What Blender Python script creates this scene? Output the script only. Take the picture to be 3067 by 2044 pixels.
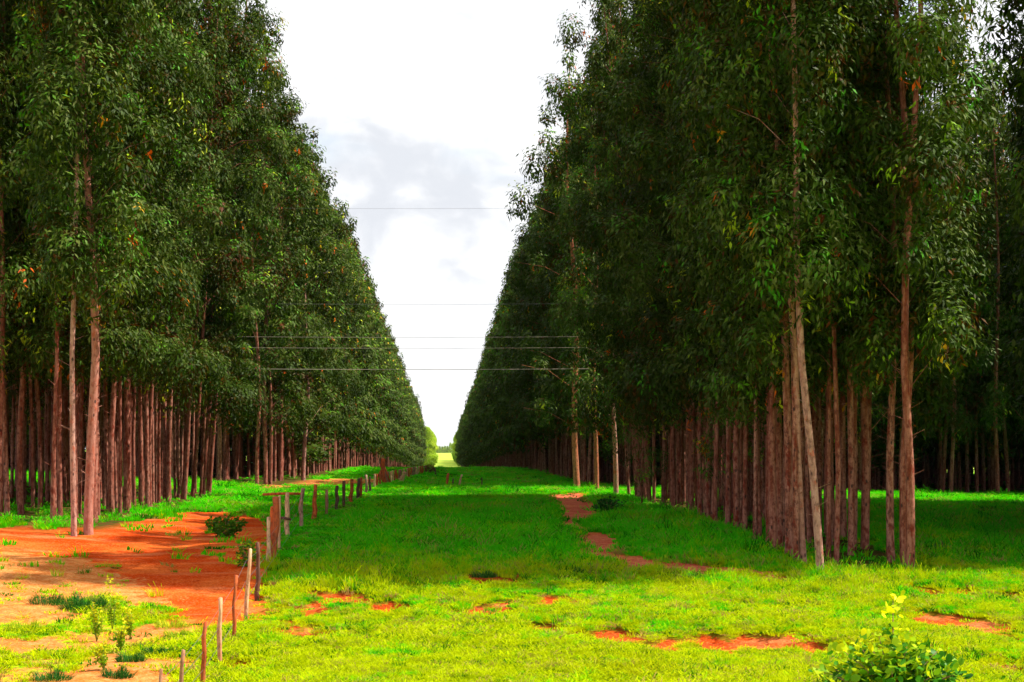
import bpy, math, random
import numpy as np

# ------------------------------------------------------------------ camera / light
S = bpy.context.scene
for o in list(bpy.data.objects):
    bpy.data.objects.remove(o)
COL = S.collection
CAMZ = 4.0
F, VX, VY = 4000.0, 1022.0, 1028.0          # focal length and vanishing point in 2353 px wide units
cam_d = bpy.data.cameras.new('camera')
cam = bpy.data.objects.new('camera', cam_d); COL.objects.link(cam)
cam.location = (0, 0, CAMZ); cam.rotation_euler = (math.radians(90), 0, 0)
cam_d.sensor_width = 36; cam_d.lens = F / 2353 * 36
cam_d.shift_x = (1176.5 - VX) / 2353; cam_d.shift_y = (VY - 784) / 2353
cam_d.clip_end = 20000; cam_d.clip_start = 0.5
S.camera = cam

SUN_EL, SUN_AZ = 54.0, 4.0                    # azimuth counted from +X towards +Y
sun_d = bpy.data.lights.new('sun', 'SUN'); sun_d.energy = 5.0; sun_d.angle = math.radians(0.53)
sun_d.color = (1.0, 0.93, 0.80)
sun = bpy.data.objects.new('sun', sun_d); COL.objects.link(sun)
sun.rotation_euler = (0, math.radians(90 - SUN_EL), math.radians(SUN_AZ))
S.view_settings.view_transform = 'Standard'; S.view_settings.look = 'None'
S.view_settings.exposure = 1.1; S.view_settings.gamma = 1.0
S.render.engine = 'CYCLES'
S.cycles.max_bounces = 6; S.cycles.diffuse_bounces = 3; S.cycles.transparent_max_bounces = 8

class NT:
    """tiny helper for node trees"""
    def __init__(s, nt):
        s.t = nt; nt.nodes.clear()
    def n(s, kind, **kw):
        nd = s.t.nodes.new(kind)
        for k, v in kw.items():
            setattr(nd, k, v)
        return nd
    def l(s, a, b): s.t.links.new(a, b)
    def val(s, sock, v):
        if hasattr(v, 'links'): s.l(v, sock)
        else: sock.default_value = v
    def math(s, op, a, b=0.0, c=None, clamp=False):
        nd = s.n('ShaderNodeMath', operation=op, use_clamp=clamp)
        s.val(nd.inputs[0], a); s.val(nd.inputs[1], b)
        if c is not None: s.val(nd.inputs[2], c)
        return nd.outputs[0]
    def mix(s, f, a, b):
        nd = s.n('ShaderNodeMix', data_type='RGBA')
        s.val(nd.inputs[0], f)
        s.val(nd.inputs[6], a if hasattr(a, 'links') else (*a, 1)); s.val(nd.inputs[7], b if hasattr(b, 'links') else (*b, 1))
        return nd.outputs[2]
    def noise(s, vec, scale, detail=3, rough=0.55, dist=0.0):
        nd = s.n('ShaderNodeTexNoise')
        if vec is not None: s.l(vec, nd.inputs['Vector'])
        nd.inputs['Scale'].default_value = scale; nd.inputs['Detail'].default_value = detail
        nd.inputs['Roughness'].default_value = rough; nd.inputs['Distortion'].default_value = dist
        return nd.outputs['Fac']
    def ss(s, x, lo, hi, a=0.0, b=1.0):
        nd = s.n('ShaderNodeMapRange', interpolation_type='SMOOTHSTEP')
        s.val(nd.inputs[0], x)
        for i, v in zip((1, 2, 3, 4), (lo, hi, a, b)): nd.inputs[i].default_value = v
        return nd.outputs[0]
    def scale(s, vec, sc):
        nd = s.n('ShaderNodeMapping'); s.l(vec, nd.inputs[0]); nd.inputs['Scale'].default_value = sc
        return nd.outputs[0]

world = bpy.data.worlds.new('World'); S.world = world; world.use_nodes = True
w = NT(world.node_tree)
sky = w.n('ShaderNodeTexSky', sky_type='NISHITA'); sky.sun_disc = False
sky.sun_elevation = math.radians(SUN_EL); sky.sun_rotation = math.radians(90 - SUN_AZ)
sky.air_density = 1.2; sky.dust_density = 0.8
tc = w.n('ShaderNodeTexCoord').outputs['Generated']
cv = w.scale(tc, (1.0, 1.0, 1.6))
big = w.noise(cv, 3.2, 5, 0.55, 0.3)
cover = w.ss(big, 0.30, 0.43)                                   # mostly cloud, a few blue gaps
shade = w.ss(w.noise(w.scale(tc, (1, 1, 1.9)), 7.0, 6, 0.52, 0.25), 0.43, 0.60)
sep = w.n('ShaderNodeSeparateXYZ'); w.l(tc, sep.inputs[0])
# the grey heap of cloud standing over the end of the avenue
dx = w.math('MULTIPLY', w.math('ADD', sep.outputs[0], 0.015), 14)
dz = w.math('MULTIPLY', w.math('SUBTRACT', sep.outputs[2], 0.145), 12)
d2 = w.math('ADD', w.math('MULTIPLY', dx, dx), w.math('MULTIPLY', dz, dz))
heap = w.math('EXPONENT', w.math('MULTIPLY', d2, -1.0))
ex = w.math('MULTIPLY', w.math('SUBTRACT', sep.outputs[0], 0.004), 30); ez = w.math('MULTIPLY', w.math('SUBTRACT', sep.outputs[2], 0.09), 22)
heap = w.math('MAXIMUM', heap, w.math('MULTIPLY', w.math('EXPONENT', w.math('MULTIPLY', w.math('ADD', w.math('MULTIPLY', ex, ex), w.math('MULTIPLY', ez, ez)), -0.8)), 0.72))
n2 = w.noise(w.scale(tc, (1, 1, 1.5)), 19.0, 5, 0.5, 0.35)
heap = w.ss(w.math('ADD', w.math('MULTIPLY', heap, 0.50), w.math('MULTIPLY', n2, 1.25)), 0.80, 1.15)
grey = w.math('MAXIMUM', w.math('MULTIPLY', shade, 0.5), w.math('MULTIPLY', heap, 0.95))
cloud = w.mix(grey, (5.6, 5.62, 5.68), (3.75, 3.9, 4.2))
skyc = w.mix(cover, sky.outputs[0], cloud)
bg = w.n('ShaderNodeBackground'); w.l(skyc, bg.inputs[0]); bg.inputs[1].default_value = 0.1
wo = w.n('ShaderNodeOutputWorld'); w.l(bg.outputs[0], wo.inputs[0])

# ------------------------------------------------------------------ terrain
R = np.random.default_rng(7)
PY = [-400, 0, 20, 30, 36, 40, 44, 48, 52, 56, 60, 66, 72, 90, 108, 160, 200, 225, 260, 300, 450, 600, 900, 1100, 1500, 2500, 4000, 9000]
PH = [3.2, 4.9, 4.75, 4.40, 4.22, 4.05, 3.82, 3.52, 3.28, 3.08, 2.94, 2.84, 2.80, 2.76, 2.74, 2.66, 2.60, 2.64, 3.2, 3.9, 6.4, 9.0, 11.9, 12.4, 12.8, 11.8, 11.0, 10.0]
_ty = np.arange(-400, 9001, 1.0); _th = np.interp(_ty, PY, PH)
_k = np.hanning(9); _k /= _k.sum()
_th = np.convolve(np.pad(_th, 4, 'edge'), _k, 'valid')
def depth_below(x, y):
    x = np.asarray(x, float); y = np.asarray(y, float)
    h = np.interp(y, _ty, _th)
    far = np.clip((y - 300) / 300, 0, 1)
    h = h - (1 - far) * 0.055 * np.clip(-x - 9, 0, 40) * np.clip((y - 30) / 25, 0, 1)
    h = h + (1 - far) * 0.018 * np.clip(x - 9, 0, 50)
    return h
def gz(x, y):
    """ground height, smooth part plus small undulation"""
    x = np.asarray(x, float); y = np.asarray(y, float)
    u = 0.05 * np.sin(x * 0.9 + 1.3 * np.sin(y * 0.31)) * np.sin(y * 0.55 + 0.7 * np.sin(x * 0.43)) \
        + 0.03 * np.sin(x * 2.1 + y * 0.7) * np.sin(y * 1.7 - x * 0.6)
    return CAMZ - depth_below(x, y) + u * np.clip((260 - y) / 100, 0, 1)
def G(px, py):
    """ground point seen at a place of the 2353 px picture"""
    lo, hi = 15.0, 230.0
    f = lambda y: VY + F * float(CAMZ - gz((px - VX) * y / F, y)) / y - py
    ys = np.linspace(lo, hi, 500); prev = None
    for y in ys:
        v = f(y)
        if v <= 0: break
        prev = y
    a, b = (prev or lo), y
    for _ in range(30):
        m = (a + b) / 2
        if f(m) > 0: a = m
        else: b = m
    return (px - VX) * a / F, a

def poly_sd(X, Y, pts):
    """signed distance to polygon, positive inside"""
    d = np.full(X.shape, 1e9); inside = np.zeros(X.shape, bool)
    n = len(pts)
    for i in range(n):
        ax, ay = pts[i]; bx, by = pts[(i + 1) % n]
        vx, vy = bx - ax, by - ay
        t = np.clip(((X - ax) * vx + (Y - ay) * vy) / (vx * vx + vy * vy + 1e-9), 0, 1)
        d = np.minimum(d, np.hypot(X - ax - t * vx, Y - ay - t * vy))
        c = ((ay > Y) != (by > Y)) & (X < (bx - ax) * (Y - ay) / ((by - ay) or 1e-9) + ax)
        inside ^= c
    return np.where(inside, d, -d)
P = lambda *q: [G(a, b) for a, b in q]
# bare red earth, as outlines on the ground
RED = [P((-60, 1212), (60, 1216), (190, 1222), (300, 1202), (400, 1192), (450, 1180), (500, 1178), (560, 1188), (596, 1205), (588, 1240), (572, 1300),
         (560, 1360), (545, 1410), (520, 1430), (486, 1432), (440, 1392), (400, 1352), (320, 1310), (230, 1280), (100, 1262), (-60, 1254)),
       P((1270, 1137), (1300, 1134), (1345, 1138), (1352, 1150), (1380, 1165), (1378, 1186), (1345, 1198), (1345, 1222), (1300, 1208), (1280, 1185), (1290, 1165)),
       P((1322, 1232), (1350, 1224), (1400, 1226), (1420, 1240), (1415, 1262), (1424, 1292), (1385, 1284), (1330, 1272)),
       P((1412, 1282), (1480, 1288), (1560, 1297), (1640, 1303), (1770, 1314), (1770, 1324), (1640, 1320), (1540, 1312), (1440, 1304)),
       P((735, 1352), (790, 1362), (850, 1378), (900, 1382), (915, 1398), (905, 1410), (860, 1402), (810, 1388), (750, 1378)),
       P((670, 1432), (700, 1430), (720, 1446), (765, 1455), (740, 1468), (690, 1466)),
       P((1010, 1388), (1060, 1395), (1120, 1392), (1150, 1388), (1152, 1402), (1100, 1412), (1060, 1408)),
       P((1250, 1374), (1305, 1374), (1300, 1384), (1262, 1386)),
       P((1205, 1434), (1260, 1438), (1300, 1443), (1280, 1450), (1225, 1444)),
       P((1325, 1452), (1380, 1462), (1430, 1450), (1450, 1462), (1540, 1468), (1620, 1466), (1740, 1460), (1790, 1470), (1840, 1474),
         (1900, 1478), (1925, 1494), (1850, 1496), (1760, 1488), (1690, 1492), (1600, 1482), (1500, 1484), (1400, 1472), (1340, 1464)),
       P((2080, 1414), (2180, 1412), (2260, 1424), (2310, 1440), (2290, 1462), (2230, 1450), (2170, 1432), (2090, 1424)),
       P((2270, 1522), (2353, 1528), (2353, 1542), (2290, 1534)),
       P((1735, 1392), (1770, 1394), (1765, 1402), (1740, 1400)),
       P((540, 1526), (575, 1528), (572, 1540), (545, 1540)),
       P((1060, 1316), (1130, 1320), (1185, 1326), (1180, 1334), (1110, 1332), (1070, 1328)),
       P((2060, 1352), (2200, 1356), (2353, 1366), (2353, 1371), (2200, 1364), (2080, 1358)),
       P((700, 1388), (745, 1384), (735, 1400), (712, 1402))]
# paler, dry straw-coloured ground left of the fence and on the cross ride
DRY = [P((-80, 1270), (60, 1262), (180, 1282), (300, 1318), (400, 1352), (480, 1400), (430, 1402), (330, 1392), (220, 1372), (80, 1392), (-80, 1408)),
       P((-80, 1470), (60, 1462), (160, 1476), (200, 1492), (90, 1500), (-80, 1496)),
       P((150, 1520), (260, 1500), (330, 1520), (420, 1500), (450, 1530), (400, 1580), (300, 1640), (120, 1600)),
       P((90, 1415), (150, 1405), (210, 1420), (160, 1430)),
       P((590, 1107), (680, 1103), (800, 1100), (880, 1100), (860, 1112), (700, 1122), (600, 1124))]
PATHP = [RED[1], RED[2], RED[3]]

def maskset(X, Y):
    dark = np.zeros(X.shape); red = np.zeros(X.shape); dry = np.zeros(X.shape); pale = np.zeros(X.shape)
    X0, Y0 = X, Y
    X = X0 + 0.22 * np.sin(Y0 * 3.1 + 2 * np.sin(X0 * 1.3)) + 0.12 * np.sin(X0 * 5.3 + Y0 * 2.0)
    Y = Y0 + 0.55 * np.sin(X0 * 2.3 + 1.4 * np.sin(Y0 * 0.9)) * np.sin(X0 * 0.83 + 1.1) + 0.28 * np.sin(X0 * 6.1 + Y0) + 0.18 * np.sin(X0 * 11.7 - Y0 * 1.7)
    for i, p in enumerate(RED):
        a = np.array(p); m = (X > a[:, 0].min() - 2) & (X < a[:, 0].max() + 2) & (Y > a[:, 1].min() - 2) & (Y < a[:, 1].max() + 2)
        if m.any():
            s = np.clip(poly_sd(X[m], Y[m], p) / (1.3 if i else 2.6) + ((0.74 if i > 3 else 0.80) if i > 2 else 0.68 if i else 0.80), 0, 1)
            red[m] = np.maximum(red[m], s)
            if i in (1, 2, 3): pale[m] = np.maximum(pale[m], s)
            if i > 3: dark[m] = np.maximum(dark[m], s)
    for p in DRY:
        a = np.array(p); m = (X > a[:, 0].min() - 3) & (X < a[:, 0].max() + 3) & (Y > a[:, 1].min() - 3) & (Y < a[:, 1].max() + 3)
        if m.any():
            dry[m] = np.maximum(dry[m], np.clip(poly_sd(X[m], Y[m], p) / 1.4 + 0.5, 0, 1))
    pat = 0.5 + 0.25 * (np.sin(X * 1.3 + 2 * np.sin(Y * 0.4)) + np.sin(Y * 0.9 + 1.7 * np.sin(X * 0.7)))
    dry = np.maximum(dry, np.clip((-5.0 - X) / 0.8, 0, 1) * np.clip((47 - Y) / 2, 0, 1) * (0.72 - 0.55 * pat))
    return red, dry, pale, dark

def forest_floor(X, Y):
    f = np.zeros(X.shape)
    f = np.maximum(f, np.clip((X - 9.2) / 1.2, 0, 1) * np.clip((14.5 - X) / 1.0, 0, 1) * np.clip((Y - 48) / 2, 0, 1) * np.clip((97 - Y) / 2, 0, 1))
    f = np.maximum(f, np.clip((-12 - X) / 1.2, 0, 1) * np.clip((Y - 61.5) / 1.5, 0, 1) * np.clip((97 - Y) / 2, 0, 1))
    f = np.maximum(f, 1.0 * np.clip((-11.0 - X) / 1.0, 0, 1) * np.clip((Y - 57) / 4, 0, 1) * np.clip((98 - Y) / 2, 0, 1))  # shade along the left trees' edge, put into the ground colour as dark litter
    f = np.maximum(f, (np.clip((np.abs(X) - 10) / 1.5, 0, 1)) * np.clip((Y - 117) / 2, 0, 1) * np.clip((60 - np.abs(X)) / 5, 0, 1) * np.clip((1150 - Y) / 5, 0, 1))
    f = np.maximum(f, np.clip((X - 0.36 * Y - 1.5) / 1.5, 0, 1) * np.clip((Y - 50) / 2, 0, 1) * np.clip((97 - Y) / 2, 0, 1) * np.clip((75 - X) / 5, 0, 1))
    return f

def new_mesh(name, V, faces4=None, faces3=None, smooth=False):
    me = bpy.data.meshes.new(name)
    V = np.asarray(V, np.float32)
    me.vertices.add(len(V)); me.vertices.foreach_set('co', V.ravel())
    idx = []; tot = []
    if faces4 is not None and len(faces4): f4 = np.asarray(faces4, np.int32); idx.append(f4.ravel()); tot.append(np.full(len(f4), 4, np.int32))
    if faces3 is not None and len(faces3): f3 = np.asarray(faces3, np.int32); idx.append(f3.ravel()); tot.append(np.full(len(f3), 3, np.int32))
    idx = np.concatenate(idx); tot = np.concatenate(tot)
    me.loops.add(len(idx)); me.loops.foreach_set('vertex_index', idx)
    me.polygons.add(len(tot)); st = np.zeros(len(tot), np.int32); st[1:] = np.cumsum(tot)[:-1]
    me.polygons.foreach_set('loop_start', st); me.polygons.foreach_set('loop_total', tot)
    if smooth: me.polygons.foreach_set('use_smooth', np.ones(len(tot), bool))
    me.update(calc_edges=True); me.validate()
    return me
def fattr(me, name, arr):
    a = me.attributes.new(name, 'FLOAT', 'POINT'); a.data.foreach_set('value', np.asarray(arr, np.float32))
def link(name, me, mat=None, parent=None, loc=None):
    o = bpy.data.objects.new(name, me); COL.objects.link(o)
    if mat and not me.materials: me.materials.append(mat)
    if parent: o.parent = parent
    if loc is not None: o.location = loc
    return o
def tag(o, label=None, cat=None, group=None, kind=None):
    if label: o['label'] = label
    if cat: o['category'] = cat
    if group: o['group'] = group
    if kind: o['kind'] = kind
    return o
def empty(name, loc, rz=0.0):
    o = bpy.data.objects.new(name, None); COL.objects.link(o); o.location = loc; o.rotation_euler = (0, 0, rz)
    o.empty_display_size = 0.3
    return o

# ------------------------------------------------------------------ materials
def new_mat(name):
    m = bpy.data.materials.new(name); m.use_nodes = True
    return m, NT(m.node_tree)
def out(t, shader):
    o = t.n('ShaderNodeOutputMaterial'); t.l(shader, o.inputs[0]); return o
def principled(t, col, rough=0.8, spec=0.3):
    b = t.n('ShaderNodeBsdfPrincipled'); t.val(b.inputs['Base Color'], col if hasattr(col, 'links') else (*col, 1))
    t.val(b.inputs['Roughness'], rough); b.inputs['Specular IOR Level'].default_value = spec
    return b
def bump(t, h, bs, strength=0.5, dist=0.05):
    nd = t.n('ShaderNodeBump'); nd.inputs['Strength'].default_value = strength; nd.inputs['Distance'].default_value = dist
    t.l(h, nd.inputs['Height']); t.l(nd.outputs[0], bs.inputs['Normal'])

G_YEL, G_GRN, G_DRK, G_OLV = (0.43, 0.52, 0.001), (0.055, 0.52, 0.001), (0.008, 0.14, 0.002), (0.32, 0.26, 0.002)
def grass_colour(t, pos):
    fine = t.noise(pos, 3.1, 3, 0.6)
    mid = t.noise(pos, 0.55, 3, 0.6)
    bigp = t.noise(pos, 0.085, 2, 0.5)
    sep = t.n('ShaderNodeSeparateXYZ'); t.l(pos, sep.inputs[0])
    # sunlit yellow in front and shaded green further in, put into the colour
    shade_tint = t.ss(t.math('ADD', sep.outputs[1], t.math('MULTIPLY', mid, 9.0)), 50.0, 60.0)
    y = t.math('ADD', t.math('MULTIPLY', fine, 0.5), t.math('MULTIPLY', mid, 0.5))
    front = t.ss(t.math('ADD', sep.outputs[1], t.math('MULTIPLY', bigp, 10.0)), 47.0, 38.0)
    thr = t.math('ADD', t.math('ADD', y, t.math('MULTIPLY', shade_tint, -0.14)), t.math('MULTIPLY', front, 0.06))
    c = t.mix(t.ss(thr, 0.37, 0.53), G_GRN, G_YEL)
    c = t.mix(t.ss(t.noise(pos, 1.4, 3, 0.65), 0.60, 0.74), c, G_DRK)
    c = t.mix(t.math('MULTIPLY', t.ss(t.math('ADD', bigp, t.math('MULTIPLY', fine, 0.35)), 0.74, 0.92), 0.5), c, G_OLV)
    return c
# ground
m_ground, t = new_mat('ground_earth_and_grass')
pos = t.n('ShaderNodeNewGeometry').outputs['Position']
def att(t, nme): return t.n('ShaderNodeAttribute', attribute_name=nme).outputs['Fac']
gc = grass_colour(t, pos)
n1 = t.noise(pos, 2.3, 5, 0.7); n3 = t.noise(pos, 9.0, 3, 0.6); n0 = t.noise(pos, 0.45, 4, 0.6)
redc = t.mix(t.ss(n0, 0.38, 0.62), (0.46, 0.042, 0.003), (0.56, 0.110, 0.018))
redc = t.mix(t.ss(n1, 0.52, 0.72), redc, (0.30, 0.024, 0.003))
redc = t.mix(t.math('MULTIPLY', att(t, 'pale'), 0.75), redc, t.mix(t.ss(n1, 0.4, 0.6), (0.52, 0.16, 0.10), (0.36, 0.09, 0.05)))
redc = t.mix(t.math('MULTIPLY', att(t, 'dark'), 0.8), redc, t.mix(t.ss(n3, 0.40, 0.62), (0.38, 0.045, 0.006), (0.15, 0.022, 0.006)))
redc = t.mix(t.math('MULTIPLY', t.ss(n3, 0.52, 0.70), 0.5), redc, (0.34, 0.045, 0.008))
nb_ = t.noise(t.scale(pos, (0.35, 1.1, 1)), 0.8, 4, 0.6)
redc = t.mix(t.math('MULTIPLY', t.ss(nb_, 0.52, 0.70), 0.6), redc, (0.60, 0.20, 0.075))
dryc = t.mix(t.ss(n1, 0.36, 0.62), (0.50, 0.20, 0.060), (0.44, 0.115, 0.022))
dryc = t.mix(t.ss(n3, 0.58, 0.72), dryc, (0.24, 0.16, 0.01))
edge = t.math('ADD', t.math('MULTIPLY', n1, 1.0), t.math('MULTIPLY', n3, 0.7))
dm = t.ss(t.math('SUBTRACT', t.math('ADD', att(t, 'dry'), edge), 0.85), 0.38, 0.60)
rm = t.ss(t.math('SUBTRACT', t.math('ADD', att(t, 'red'), edge), 0.85), 0.42, 0.58)
gu = t.mix(t.ss(t.math('ADD', att(t, 'red'), t.math('MULTIPLY', n3, 0.4)), 0.2, 0.6), t.mix(0.45, gc, (0.03, 0.10, 0.004)), (0.22, 0.13, 0.01))
n4 = t.noise(pos, 17.0, 3, 0.7)
redc = t.mix(t.math('MULTIPLY', t.ss(n4, 0.50, 0.66), 0.65), redc, (0.20, 0.020, 0.003)); redc = t.mix(t.math('MULTIPLY', t.ss(n4, 0.46, 0.34), 0.5), redc, (0.62, 0.21, 0.08))
dryc = t.mix(t.math('MULTIPLY', t.ss(n4, 0.50, 0.64), 0.7), dryc, (0.30, 0.085, 0.015)); dryc = t.mix(t.math('MULTIPLY', t.ss(n4, 0.46, 0.36), 0.5), dryc, (0.58, 0.32, 0.14))
c = t.mix(dm, gu, dryc); c = t.mix(rm, c, redc)
litter_shade_c = t.mix(t.ss(n1, 0.4, 0.6), (0.085, 0.040, 0.014), (0.030, 0.050, 0.006))
c = t.mix(t.math('MULTIPLY', att(t, 'litter_shade'), t.ss(n1, 0.22, 0.42)), c, litter_shade_c)
fieldc = t.mix(t.ss(t.noise(pos, 0.012, 4, 0.6), 0.35, 0.65), (0.22, 0.36, 0.05), (0.36, 0.42, 0.06))
c = t.mix(att(t, 'field'), c, fieldc)
b = principled(t, c, 0.95, 0.0); bump(t, t.math('ADD', n1, t.math('MULTIPLY', n3, 0.6)), b, 0.6, 0.12)
out(t, b.outputs[0])
# grass blades
m_grass, t = new_mat('grass_blades')
pos = t.n('ShaderNodeNewGeometry').outputs['Position']
gc = grass_colour(t, pos)
rnd = t.n('ShaderNodeObjectInfo').outputs['Random']
gc = t.mix(t.ss(rnd, 0.90, 0.96), gc, (0.36, 0.24, 0.06))
gc = t.mix(t.ss(rnd, 0.16, 0.05), gc, G_DRK)
b = principled(t, gc, 0.9, 0.03)
tr = t.n('ShaderNodeBsdfTranslucent'); t.l(gc, tr.inputs[0])
mx = t.n('ShaderNodeMixShader'); mx.inputs[0].default_value = 0.35; t.l(b.outputs[0], mx.inputs[1]); t.l(tr.outputs[0], mx.inputs[2])
out(t, mx.outputs[0])

def leaf_mat(name, stops, trans=0.22, rough=0.55, spec=0.08):
    m, t = new_mat(name)
    a = att(t, 'tint')
    rnd = t.n('ShaderNodeObjectInfo').outputs['Random']
    v = t.math('ADD', a, t.math('MULTIPLY', t.math('SUBTRACT', rnd, 0.5), 0.16), clamp=True)
    r = t.n('ShaderNodeValToRGB'); t.l(v, r.inputs[0])
    el = r.color_ramp.elements
    el[0].position, el[0].color = stops[0][0], (*stops[0][1], 1)
    el[1].position, el[1].color = stops[-1][0], (*stops[-1][1], 1)
    for p_, c_ in stops[1:-1]:
        e = el.new(p_); e.color = (*c_, 1)
    b = principled(t, r.outputs[0], rough, spec)
    tr = t.n('ShaderNodeBsdfTranslucent'); t.l(r.outputs[0], tr.inputs[0])
    mx = t.n('ShaderNodeMixShader'); mx.inputs[0].default_value = trans
    t.l(b.outputs[0], mx.inputs[1]); t.l(tr.outputs[0], mx.inputs[2]); out(t, mx.outputs[0])
    return m
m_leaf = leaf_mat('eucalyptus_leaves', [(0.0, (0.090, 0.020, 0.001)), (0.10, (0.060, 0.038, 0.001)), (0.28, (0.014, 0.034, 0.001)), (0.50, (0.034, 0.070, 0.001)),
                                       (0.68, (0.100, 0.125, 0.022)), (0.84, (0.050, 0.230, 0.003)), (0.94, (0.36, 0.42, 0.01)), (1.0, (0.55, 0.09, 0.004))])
m_leaf_far = leaf_mat('young_leaves_sunlit_tint', [(0.0, (0.12, 0.22, 0.01)), (0.5, (0.26, 0.42, 0.012)), (1.0, (0.42, 0.48, 0.03))], 0.4)  # lighter green puts the sunlight on the far young trees into the leaf colour
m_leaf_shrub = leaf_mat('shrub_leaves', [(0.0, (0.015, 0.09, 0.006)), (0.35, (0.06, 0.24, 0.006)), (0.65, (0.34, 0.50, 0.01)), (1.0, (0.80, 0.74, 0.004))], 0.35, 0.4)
m_leaf_weed = leaf_mat('weed_leaves', [(0.0, (0.06, 0.22, 0.005)), (0.45, (0.26, 0.42, 0.005)), (1.0, (0.72, 0.62, 0.01))], 0.3, 0.5)
m_leaf_dark = leaf_mat('dark_bush_leaves', [(0.0, (0.008, 0.05, 0.006)), (0.6, (0.015, 0.12, 0.01)), (1.0, (0.06, 0.20, 0.015))], 0.3, 0.5)

m_leaf_rust = leaf_mat('dry_brown_leaves', [(0.0, (0.10, 0.03, 0.012)), (0.6, (0.17, 0.06, 0.025)), (1.0, (0.24, 0.12, 0.04))], 0.2, 0.7)

m_leaf_weed2b = leaf_mat('mid_green_bush_leaves', [(0.0, (0.02, 0.09, 0.004)), (0.6, (0.06, 0.20, 0.005)), (1.0, (0.22, 0.28, 0.01))], 0.3, 0.6)
def bark_mat(name, ca, cb, cstain, knots=True):
    m, t = new_mat(name)
    tcn = t.n('ShaderNodeTexCoord').outputs['Object']
    geo = t.n('ShaderNodeNewGeometry').outputs['Position']
    streak = t.noise(t.scale(geo, (9, 9, 0.8)), 1.0, 4, 0.6)
    blot = t.noise(t.scale(geo, (3, 3, 1.6)), 1.6, 3, 0.6)
    c = t.mix(t.ss(streak, 0.38, 0.62), ca, cb)
    c = t.mix(t.ss(blot, 0.52, 0.68), c, cstain)
    mott = t.noise(t.scale(geo, (1, 1, 0.55)), 11.0, 4, 0.7)
    c = t.mix(t.math('MULTIPLY', t.ss(mott, 0.50, 0.62), 0.75), c, (cb[0] * 0.35, cb[1] * 0.35, cb[2] * 0.4))
    c = t.mix(t.math('MULTIPLY', t.ss(mott, 0.46, 0.36), 0.5), c, (min(ca[0] * 1.35, 0.8), ca[1] * 1.4, ca[2] * 1.45))
    rnd = t.n('ShaderNodeObjectInfo').outputs['Random']
    c = t.mix(t.math('MULTIPLY', rnd, 0.45), c, cstain)
    if knots:
        vor = t.n('ShaderNodeTexVoronoi'); t.l(t.scale(geo, (5, 5, 2.6)), vor.inputs['Vector']); vor.inputs['Scale'].default_value = 1.0
        k = t.ss(vor.outputs['Distance'], 0.22, 0.09)
        c = t.mix(t.math('MULTIPLY', k, 0.85), c, (0.02, 0.012, 0.01))
    b = principled(t, c, 0.85, 0.15); bump(t, streak, b, 0.5, 0.02); out(t, b.outputs[0])
    return m
m_bark = bark_mat('eucalyptus_bark', (0.36, 0.160, 0.115), (0.17, 0.050, 0.028), (0.16, 0.020, 0.008))
m_bark_red = bark_mat('reddish_bark', (0.42, 0.14, 0.07), (0.34, 0.09, 0.04), (0.22, 0.09, 0.06))
m_bark_pale = bark_mat('pale_bark', (0.42, 0.24, 0.19), (0.28, 0.15, 0.115), (0.34, 0.09, 0.05))
m_post_red = bark_mat('red_stained_wood', (0.52, 0.10, 0.025), (0.42, 0.065, 0.014), (0.26, 0.08, 0.035), False)
m_post_grey = bark_mat('weathered_grey_wood', (0.34, 0.20, 0.14), (0.24, 0.12, 0.08), (0.34, 0.12, 0.06), False)
m_post_dark = bark_mat('dark_old_wood', (0.10, 0.06, 0.045), (0.07, 0.04, 0.03), (0.16, 0.06, 0.03), False)
m_post_pale = bark_mat('fresh_pale_wood', (0.62, 0.38, 0.22), (0.55, 0.30, 0.17), (0.45, 0.18, 0.08), False)
m_wire, t = new_mat('galvanised_wire')
b = principled(t, (0.30, 0.23, 0.19), 0.55, 0.4); b.inputs['Metallic'].default_value = 0.3; out(t, b.outputs[0])
m_wire_dark, t = new_mat('dark_cable')
b = principled(t, (0.10, 0.09, 0.085), 0.6, 0.3); out(t, b.outputs[0])

# ------------------------------------------------------------------ ground sheet
def levels(parts):
    o = []
    for a, b_, s in parts: o.append(np.arange(a, b_, s))
    return np.unique(np.round(np.concatenate(o), 4))
xs = levels([(-9000, -1000, 800), (-1000, -100, 90), (-100, -45, 5), (-45, -16, 0.4), (-16, 16, 0.2), (16, 45, 0.4), (45, 100, 5), (100, 1000, 90), (1000, 9001, 800)])
ys = levels([(-400, 0, 40), (0, 24, 2), (24, 64, 0.2), (64, 130, 0.4), (130, 300, 2), (300, 1200, 20), (1200, 3000, 120), (3000, 9001, 600)])
X, Y = np.meshgrid(xs, ys)
red, dry, pale, dark = maskset(X, Y)
Z = gz(X, Y) - 0.13 * np.clip(red, 0, 1) * (Y < 48) * (X > -5) - 0.04 * np.clip(red, 0, 1)
nx, ny = len(xs), len(ys)
I = np.arange(nx * ny).reshape(ny, nx)
F4 = np.stack([I[:-1, :-1], I[:-1, 1:], I[1:, 1:], I[1:, :-1]], -1).reshape(-1, 4)
me = new_mesh('ground', np.stack([X, Y, Z], -1).reshape(-1, 3), F4, smooth=True)
fattr(me, 'red', red.ravel()); fattr(me, 'dry', dry.ravel()); fattr(me, 'pale', pale.ravel()); fattr(me, 'dark', dark.ravel())
fattr(me, 'litter_shade', forest_floor(X, Y).ravel()); fattr(me, 'field', np.clip((Y - 500) / 300, 0, 1).ravel())
tag(link('ground', me, m_ground), kind='structure')

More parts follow.
